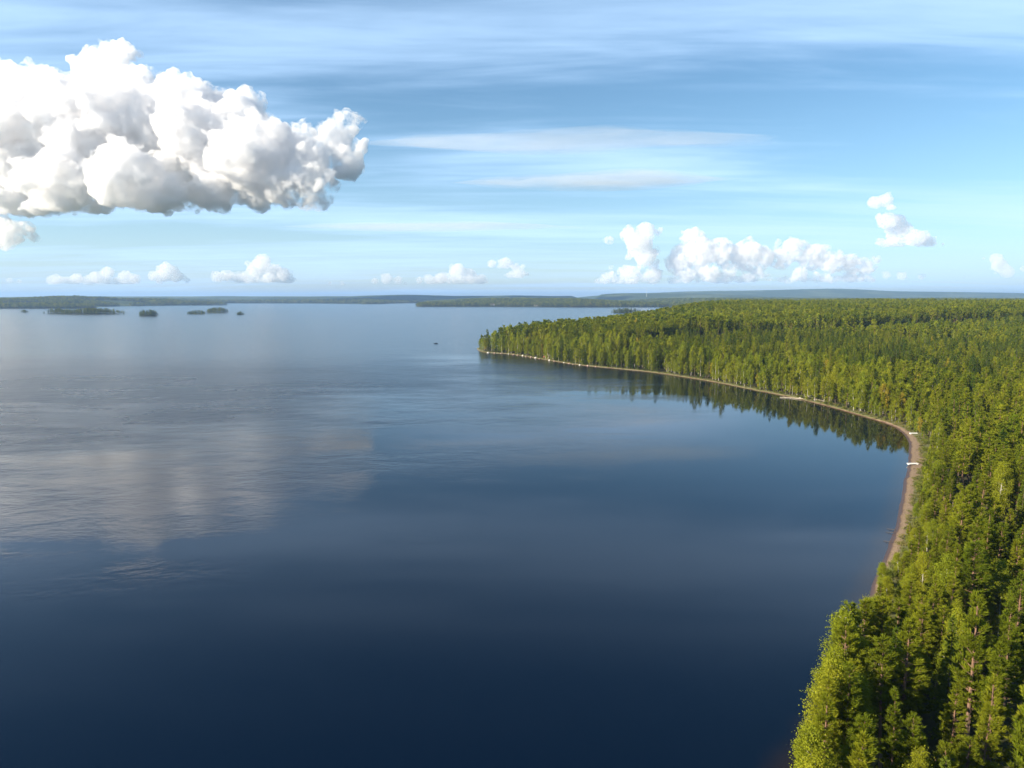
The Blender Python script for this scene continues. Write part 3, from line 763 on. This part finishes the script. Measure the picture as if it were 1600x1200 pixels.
# ------------------------------------------------------------------ things on the shore
def dock(cx, cy, L, label):
    o = empty('dock_section', (cx, cy, 0.46), R(2)); 
    n_ = int(L / 0.2)
    pm = Geo(); pm.box((0, 0, 0), (0.185, 0.95, 0.04)); pl_ = pm.build('plank', M['white_board'], link=False).data
    for i in range(n_):
        c_ = bpy.data.objects.new('plank', pl_); COL.objects.link(c_); c_.parent = o; c_.location = ((i - (n_ - 1) / 2) * 0.2, 0, 0.34 + 0.006 * math.sin(i * 2.1))
    for y in (-0.4, 0.4):
        b_ = Geo(); b_.box((0, y, 0.225), (L, 0.09, 0.18)); b_.build('bearer', M['white_board'], o)
    for x in (-0.4, 0.4):
        b_ = Geo(); b_.box((x * L, 0, 0.03), (0.4, 0.8, 0.2)); b_.build('float', M['white_board'], o)
    tag(o, label, 'dock')
dock(161.2, 281.2, 3.0, 'white dock section lying across the sand at the bend of the beach')
dock(131.6, 228.8, 3.5, 'white dock section across the straight beach, nearer the camera')

def log(name, pts, rad, mat, label, branches=(), cat='driftwood', group=None):
    o = empty(name, pts[0])
    p0 = np.array(pts[0]); g_ = Geo(); g_.tube(np.array(pts) - p0, rad, 6); g_.build('stem', mat, o, smooth=True)
    for b_ in branches:
        g_ = Geo(); g_.tube(np.array(b_) - p0, np.linspace(rad[-1] * 0.8, 0.02, len(b_)), 4); g_.build('branch', mat, o)
    tag(o, label, cat, group)
log('fallen_tree', [(159.0, 379.0, 0.5), (155.5, 382.0, 0.35), (151.5, 385.6, 0.25), (147.2, 387.5, 0.3)], [0.22, 0.2, 0.16, 0.1], M['wood_grey'], 'bleached fallen trunk reaching from far bank into the water',
    [[(150.2, 386.2, 0.25), (149.0, 386.6, 0.8), (148.3, 386.9, 0.9)], [(148.8, 386.8, 0.3), (147.6, 386.6, 0.8)], [(152.5, 384.7, 0.3), (151.4, 384.9, -0.3)]])
log('driftwood_log', [(156.4, 384.5, 0.4), (159.0, 382.0, 1.5), (161.5, 379.5, 2.2)], [0.24, 0.2, 0.12], M['wood_grey'], 'pale log leaning up the bank beside the fallen trunk',
    [[(160.0, 381.0, 1.8), (162.0, 378.0, 1.0), (164.5, 375.5, 0.5)], [(159.4, 381.6, 1.6), (158.4, 379.0, 2.3)]])
log('driftwood_log', [(161.5, 377.5, 0.5), (163.6, 374.0, 0.55), (165.2, 370.5, 0.5)], [0.18, 0.16, 0.08], M['wood_grey'], 'pale log lying flat on the far bank')
for q, (x, y, l) in enumerate([(89.6, 163.9, 'upper of the thin grey logs poking into the water'), (88.2, 161.6, 'thin grey log between two others at the water edge'), (84.4, 155.4, 'lowest of the thin grey logs at the water edge')]):
    log('driftwood_log', [(x + 1.2, y - 0.9, 0.30), (x + 0.5, y - 0.1, 0.18), (x - 0.15, y + 0.5, 0.08)], [0.06, 0.055, 0.03], M['spruce_bark'], l + ' by the beach', [[(x + 0.4, y + 0.0, 0.16), (x + 0.1, y - 0.3, 0.3)]])
log('driftwood_log', [(131.9, 219.2, 0.36), (133.2, 220.6, 0.42), (134.2, 222.4, 0.46)], [0.09, 0.08, 0.05], M['wood_grey'], 'short dark stick lying on the sand below the nearer dock')

def boulder(x, y, z, s, mat, label, group, seed):
    rg = np.random.default_rng(seed); bm = bmesh.new(); bmesh.ops.create_icosphere(bm, subdivisions=2, radius=1)
    ks = rg.normal(size=(4, 3)); a = rg.uniform(0.7, 1.25, 3) * [1, 1, 0.65]
    for v in bm.verts:
        c_ = np.array(v.co); f = 1 + 0.16 * sum(math.sin(2.3 * c_ @ k__ + i_) for i_, k__ in enumerate(ks)) / 2
        v.co = Vector(c_ * f * a * s)
    me = bpy.data.meshes.new('boulder'); bm.to_mesh(me); bm.free(); me.materials.append(mat)
    o = bpy.data.objects.new('boulder', me); COL.objects.link(o); o.location = (x, y, z); tag(o, label, 'boulder', group)
cand = [i for i in range(len(bay)) if 560 < bay[i, 1] < 705]
for q, i in enumerate(cand[::2][:26]):
    d = rng.uniform(-0.6, 1.6); p = bay[i] + nrm[i] * d
    boulder(p[0], p[1], 0.15, rng.uniform(0.6, 1.25), M['rock'] if q % 3 else M['rock_pale'], 'shore boulder on the wooded point, %sfrom its tip' % ordinal(q), 'boulders along the point', 100 + q)
boulder(107.4, 168.6, 0.8, 0.75, M['rock_pale'], 'pale boulder on the dark forest floor, larger of two', 'pale boulders in the wood', 7)
boulder(109.2, 167.4, 0.7, 0.5, M['rock_pale'], 'smaller pale boulder beside the larger one in the dark wood', 'pale boulders in the wood', 8)
boulder(108.6, 169.6, 0.7, 0.4, M['rock'], 'grey brown boulder behind the pale pair in the dark wood', 'pale boulders in the wood', 9)

def hut(x, y, z, w, d, h, rz, label, wm, rm, name='hut', cat='hut', wins=2):
    o = empty(name, (x, y, z), rz); g_ = Geo()
    hw, hd = w / 2, d / 2; rh = h + 0.32 * d
    g_.add([(-hw, -hd, -0.6), (hw, -hd, -0.6), (hw, hd, -0.6), (-hw, hd, -0.6), (-hw, -hd, h), (hw, -hd, h), (hw, hd, h), (-hw, hd, h)], [[0, 1, 5, 4], [1, 2, 6, 5], [2, 3, 7, 6], [3, 0, 4, 7]])
    g_.add([(-hw, -hd, h), (-hw, hd, h), (-hw, 0, rh)], [[1, 0, 2]]); g_.add([(hw, -hd, h), (hw, hd, h), (hw, 0, rh)], [[0, 1, 2]])
    g_.build('wall', wm, o)
    e = 0.35; r_ = Geo()
    for s in (-1, 1):
        y1 = s * (hd + e); z1 = h - 0.32 * 2 * e * 0.5
        a_ = [(-hw - e, y1, z1), (hw + e, y1, z1), (hw + e, 0, rh + 0.05), (-hw - e, 0, rh + 0.05)]
        r_.add(a_ + [(p_[0], p_[1], p_[2] + 0.14) for p_ in a_], [[0, 1, 2, 3], [7, 6, 5, 4], [0, 4, 5, 1], [1, 5, 6, 2], [2, 6, 7, 3], [3, 7, 4, 0]])
    r_.build('roof', rm, o)
    dr = Geo(); dr.box((hw * 0.1, -hd - 0.02, 0.55), (0.9, 0.05, 2.0)); dr.build('door', M['dark'] if wins < 3 else M['hut_wall'], o)
    for i in range(wins):
        xx = -hw * 0.72 + i * (1.44 * hw / max(1, wins - 1))
        wn = Geo(); wn.box((xx, -hd - 0.02, h * 0.55), (w * 0.12, 0.05, h * 0.32)); wn.build('window', M['dark'], o)
    tag(o, label, cat)
hut(31.2, 644.5, 0.9, 4.6, 3.4, 2.4, R(-48), 'small orange red hut at the water edge of the wooded point', M['hut_wall'], M['hut_roof'])
for q, (x, y, w, l) in enumerate([(-110, 4090, 20, 'left white house on the far shore'), (-82, 4180, 26, 'large white house up the far shore slope'), (-50, 4240, 16, 'small white house right of the large one on far shore'),
                                  (135, 4010, 22, 'low white house at the far waterline'), (190, 4120, 16, 'white house in the far shore clearing'), (560, 4060, 15, 'pale house on the far shore near the point')]):
    s_ = land_sd(np.array([x]), np.array([y]))
    hut(x, y, float(height(np.array([x]), np.array([y]), s_)[0]) + 2.0, w, 10, 9 if q < 3 else 6, R(-8 + 5 * q), l, M['house_wall'], M['house_roof'], 'house', 'house', 4)
# communication mast on the far hills
o = empty('radio_mast', (1510, 8050, 40)); g_ = Geo()
for k in range(3):
    a = k * 2.094; g_ = Geo(); g_.tube([(3 * math.cos(a), 3 * math.sin(a), 0), (1.6 * math.cos(a), 1.6 * math.sin(a), 110)], [0.7, 0.45], 4); g_.build('leg', M['steel'], o)
for z in range(6, 110, 8):
    g_ = Geo(); r = 3 - 1.4 * z / 110; t_ = [(r * math.cos(k * 2.094), r * math.sin(k * 2.094), z) for k in range(4)]; g_.tube(t_, [0.3] * 4, 3); g_.build('brace', M['steel'], o)
tag(o, 'thin pale radio mast standing on the far hills', 'mast')
# small motor boat with its wake
o = empty('motor_boat', (-90.3, 843, 0), R(12)); g_ = Geo()
st = [(-2.2, 0.75, 0.55), (-1.2, 0.85, 0.55), (0.4, 0.8, 0.6), (1.5, 0.5, 0.72), (2.3, 0.04, 0.85)]
vs = []
for x, w, h in st: vs += [(x, -w, h), (x, -w * 0.7, -0.1), (x, w * 0.7, -0.1), (x, w, h), (x, w * 0.8, h - 0.25 if x < 1.4 else h), (x, -w * 0.8, h - 0.25 if x < 1.4 else h)]
fs_ = [[i * 6 + j, i * 6 + (j + 1) % 6, (i + 1) * 6 + (j + 1) % 6, (i + 1) * 6 + j] for i in range(4) for j in range(6)] + [[5, 4, 3, 2, 1, 0], [24, 25, 26, 27, 28, 29]]
g_.add(vs, fs_); 
G2 = Geo(); G2.v = g_.v; G2.f = g_.f; G2.m = g_.m; G2.k = g_.k; G2.build('hull', M['boat_dark'], o)
g_ = Geo(); g_.box((-2.35, 0, 0.55), (0.3, 0.35, 0.9)); g_.build('outboard_motor', M['boat_dark'], o)
g_ = Geo(); g_.box((0.2, 0, 0.9), (0.9, 1.1, 0.7)); g_.build('windscreen', M['dark'], o)
tag(o, 'tiny dark motor boat on the lake left of the wooded point', 'boat')


# ------------------------------------------------------------------ clouds
def puffy_mat(name, dens, size, col=(0.968, 0.967, 0.972), lo=0.43, hi=0.63, stretch=(1, 1, 1), rate=0.12):
    m, n = material(name)
    pos = n.n('ShaderNodeNewGeometry').outputs['Position']
    nz = n.noise(n.vmath('MULTIPLY', pos, stretch), 1.0 / size, 5, 0.70, 0.0)
    d = n.math('MULTIPLY', n.maprange(nz, lo, hi, 0.0, 1.0), dens)
    v = n.n('ShaderNodeVolumePrincipled', {'Color': (*col, 1), 'Density': d, 'Anisotropy': 0.2})
    finish(n, None, v.outputs[0]); m.cycles.volume_step_rate = rate
    return m

def ray_point(px_, py_, D):
    u = (px_ - 800) / FPX; v = (600 - py_) / FPX
    d = np.array([u, math.cos(PITCH) + v * math.sin(PITCH), -math.sin(PITCH) + v * math.cos(PITCH)])
    return np.array([0, 0, CAM_H]) + d * (D / d[1])

ICO = {}
def ico(sub):
    if sub not in ICO:
        bm = bmesh.new(); bmesh.ops.create_icosphere(bm, subdivisions=sub, radius=1)
        ICO[sub] = (np.array([v.co for v in bm.verts]), np.array([[v.index for v in f.verts] for f in bm.faces])); bm.free()
    return ICO[sub]

def cumulus(name, blobs, D, base_py, voxel, dens, label, seed, depth=0.7, levels=2, kids=(9, 7, 5), thick=1.0, rough=1.0, slant=0.0):
    rg = np.random.default_rng(seed); sph = []
    zb = ray_point(800, base_py, D * (1 - 0.10 * slant))[2]
    for bx_, by_, br in blobs:
        Dk = D + rg.normal(0, depth) * br / FPX * D - slant * (0.95 * (by_ - 210) + 0.30 * (bx_ - 150)) / FPX * D
        c_ = ray_point(bx_, by_, Dk); r = br / FPX * Dk
        sph.append((c_, r, 0))
    i = 0
    while i < len(sph):
        c_, r, lv = sph[i]; i += 1
        if lv >= levels: continue
        for k in range(kids[lv]):
            d = rg.normal(size=3); d[2] = abs(d[2]) * 0.8 - 0.25; d /= np.linalg.norm(d)
            rr = r * rg.uniform(0.26, 0.52); sph.append((c_ + d * r * rg.uniform(0.75, 0.98), rr, lv + 1))
    V, Fc, k = [], [], 0
    for c_, r, lv in sph:
        v0, f0 = ico(3 if lv == 0 else (2 if lv == 1 else 1))
        v = v0 * r * np.array([1, thick, 0.94]) + c_
        lo = v[:, 2] < zb; v[lo, 2] = zb + (v[lo, 2] - zb) * 0.28
        V.append(v); Fc.append(f0 + k); k += len(v)
    o = mesh_obj(name, np.concatenate(V), np.concatenate(Fc), puffy_mat(name + '_vapour', dens, np.mean([b_[2] for b_ in blobs[:12]]) / FPX * D * 0.45))
    rm = o.modifiers.new('merge', 'REMESH'); rm.mode = 'VOXEL'; rm.voxel_size = voxel
    sc = np.mean([b_[2] for b_ in blobs]) / FPX * D
    for q, (fs_, st_) in enumerate(((0.8, 0.45 * rough), (0.30, 0.34 * rough), (0.11, 0.20 * rough))):
        tx = bpy.data.textures.new(name + '_billow', 'CLOUDS'); tx.noise_scale = sc * fs_; tx.noise_depth = 4; tx.noise_basis = 'ORIGINAL_PERLIN'
        dm = o.modifiers.new('billow', 'DISPLACE'); dm.texture = tx; dm.texture_coords = 'GLOBAL'; dm.strength = sc * st_; dm.mid_level = 0.5
    rm = o.modifiers.new('clean', 'REMESH'); rm.mode = 'VOXEL'; rm.voxel_size = voxel
    tag(o, label, 'cloud')
    return o

BIG = [(-75, 195, 62), (0, 190, 92), (45, 240, 100), (110, 205, 66), (165, 112, 40), (183, 85, 22), (205, 140, 38), (240, 150, 34), (190, 215, 85), (265, 195, 66), (312, 178, 48), (330, 230, 74),
       (375, 195, 42), (386, 166, 24), (400, 250, 62), (452, 245, 46), (450, 288, 40), (488, 292, 34), (498, 245, 34), (524, 214, 26), (545, 190, 20), (560, 230, 14), (542, 255, 26), (300, 275, 55), (200, 285, 58), (100, 290, 56), (20, 300, 50), (-50, 290, 45), (335, 300, 36), (255, 312, 30), (400, 305, 26), (150, 322, 26), (60, 330, 26)]
cumulus('cloud', BIG, 6500, 330, 11, 0.036, 'huge white cumulus cloud filling the upper left of the sky', 1, levels=3, kids=(10, 8, 5), rough=1.25, slant=0.5, depth=0.45)
cumulus('cloud', [(-30, 365, 34), (15, 362, 22), (40, 358, 14), (10, 380, 14), (55, 372, 8)], 6300, 398, 14, 0.024, 'ragged grey cloud scrap under the huge cumulus', 2)
FARC = [
    ([(15, 438, 5), (30, 440, 4)], 'tiny cloud low on the horizon at the left edge', 443),
    ([(95, 438, 7), (120, 436, 9), (150, 433, 10), (168, 426, 10), (195, 432, 10), (212, 437, 7)], 'long low cloud bank above the left hills', 443),
    ([(240, 431, 9), (260, 423, 13), (275, 432, 10), (252, 434, 10), (292, 438, 5)], 'puffy low cloud right of the long bank', 443),
    ([(352, 430, 9), (378, 436, 7), (398, 424, 13), (410, 409, 13), (425, 426, 15), (443, 428, 11)], 'peaked cumulus low over the left horizon', 441),
    ([(515, 443, 4), (535, 443, 4)], 'pair of tiny puffs on the horizon', 446),
    ([(586, 439, 6), (604, 436, 9), (622, 438, 7)], 'small puffy cloud at mid horizon', 445),
    ([(668, 434, 6), (690, 434, 9), (715, 424, 13), (733, 430, 12), (750, 438, 7)], 'white cumulus heap left of centre on the horizon', 443),
    ([(768, 412, 7), (790, 411, 10), (806, 418, 7), (812, 428, 9), (798, 430, 7)], 'broken cloud beside the white heap', 434),
    ([(984, 366, 12), (1008, 360, 14), (1000, 380, 20), (1008, 400, 17), (985, 430, 16), (950, 434, 10), (1020, 432, 14)], 'tall white cloud tower over the wooded point', 443),
    ([(1060, 412, 20), (1084, 372, 18), (1090, 395, 28), (1125, 392, 22), (1165, 398, 24), (1190, 402, 20), (1240, 390, 19), (1220, 405, 18), (1272, 402, 22), (1300, 410, 18), (1325, 412, 16), (1352, 416, 15), (1070, 430, 14), (1110, 428, 16), (1180, 428, 13), (1250, 428, 12), (1330, 430, 10)], 'long white cumulus bank above the right forest', 441),
    ([(1366, 316, 10), (1384, 313, 11), (1392, 328, 8)], 'small upper puff above the right cloud bank', 326),
    ([(1386, 345, 14), (1402, 347, 13), (1408, 362, 17), (1430, 372, 14), (1450, 378, 9)], 'white puff trailing to the right above the cloud bank', 384),
    ([(1556, 404, 9), (1562, 414, 11), (1574, 425, 10)], 'slanting white cloud near the right edge', 434),
    ([(1385, 430, 6), (1410, 432, 7), (1440, 433, 5)], 'faint low cloud scraps at right', 437),
]
for q, (bl, lb, bpy_) in enumerate(FARC):
    D = 26000 + 500 * q
    rg_ = np.random.default_rng(300 + q); more = []
    for b_ in bl:                                # ragged lesser puffs round every heap, mostly along its foot
        for k in range(4): more.append((b_[0] + rg_.normal(0, 1.1) * b_[2], min(b_[1] + rg_.normal(0.25, 0.5) * b_[2], bpy_), b_[2] * rg_.uniform(0.22, 0.5)))
    x0_, x1_ = min(b_[0] for b_ in bl), max(b_[0] for b_ in bl)
    if x1_ - x0_ > 60:                           # a thin flat foot under the wider banks
        more += [(x_, bpy_ - 4 + rg_.normal(0, 2), rg_.uniform(5, 10)) for x_ in np.arange(x0_ - 12, x1_ + 12, 8.0) if rg_.random() < 0.85]
    bl = bl + more
    cumulus('cloud', bl, D, bpy_, 38 if len(bl) < 60 else 46, 0.008, lb, 20 + q, levels=2, kids=(6, 4), rough=2.2)

def lens_cloud(px_, py_, rx, ry, D, dens, label, seed, tilt=0.0):
    rg = np.random.default_rng(seed); c_ = ray_point(px_, py_, D); s = D / FPX
    v0, f0 = ico(5); v = v0.copy(); v[:, 2] *= np.abs(v[:, 2])
    nzv = fbm(v[:, 0] * 900 + 5000, v[:, 1] * 900 + v[:, 2] * 300 + 5000, 320, seed, 4) - 0.5
    v = v * np.array([rx * s, rx * s * 0.13, ry * s]); v[:, 2] *= 1 + 1.2 * nzv; v[:, 0] *= 1 + 0.5 * nzv; v[:, 1] *= 1 + 0.5 * nzv
    v[:, 2] += tilt * v[:, 0] + 0.10 * ry * s * np.sin(v[:, 0] / (rx * s) * 5)
    o = mesh_obj('cloud', v + c_, f0, puffy_mat('lens_vapour', dens, 1500.0, lo=0.25, hi=0.75, stretch=(0.45, 1, 3), rate=0.25), smooth=True)
    tag(o, label, 'cloud')
lens_cloud(890, 220, 320, 17, 14000, 0.0011, 'long flat pale cloud streak, upper of the mid-sky pair', 3, 0.012)
lens_cloud(935, 282, 220, 14, 15000, 0.0024, 'long flat pale cloud streak, lower of the mid-sky pair', 4, 0.02)
lens_cloud(690, 354, 230, 7, 17000, 0.0016, 'thin grey cloud streak right of the huge cumulus', 5)

# ------------------------------------------------------------------ haze
bm = bmesh.new(); bmesh.ops.create_cube(bm, size=1)
for v in bm.verts: v.co = Vector((v.co.x * 62000, 14800 + v.co.y * 31000, -8 + (v.co.z + 0.5) * 228))
me = bpy.data.meshes.new('haze'); bm.to_mesh(me); bm.free()
m, n = material('haze_air')
pv = n.n('ShaderNodeVolumePrincipled', {'Color': (0.38, 0.60, 0.95, 1), 'Density': 6.0e-5, 'Anisotropy': 0.1})
finish(n, None, pv.outputs[0]); m.cycles.homogeneous_volume = True
me.materials.append(m)
hz = bpy.data.objects.new('haze', me); COL.objects.link(hz); tag(hz, kind='stuff')
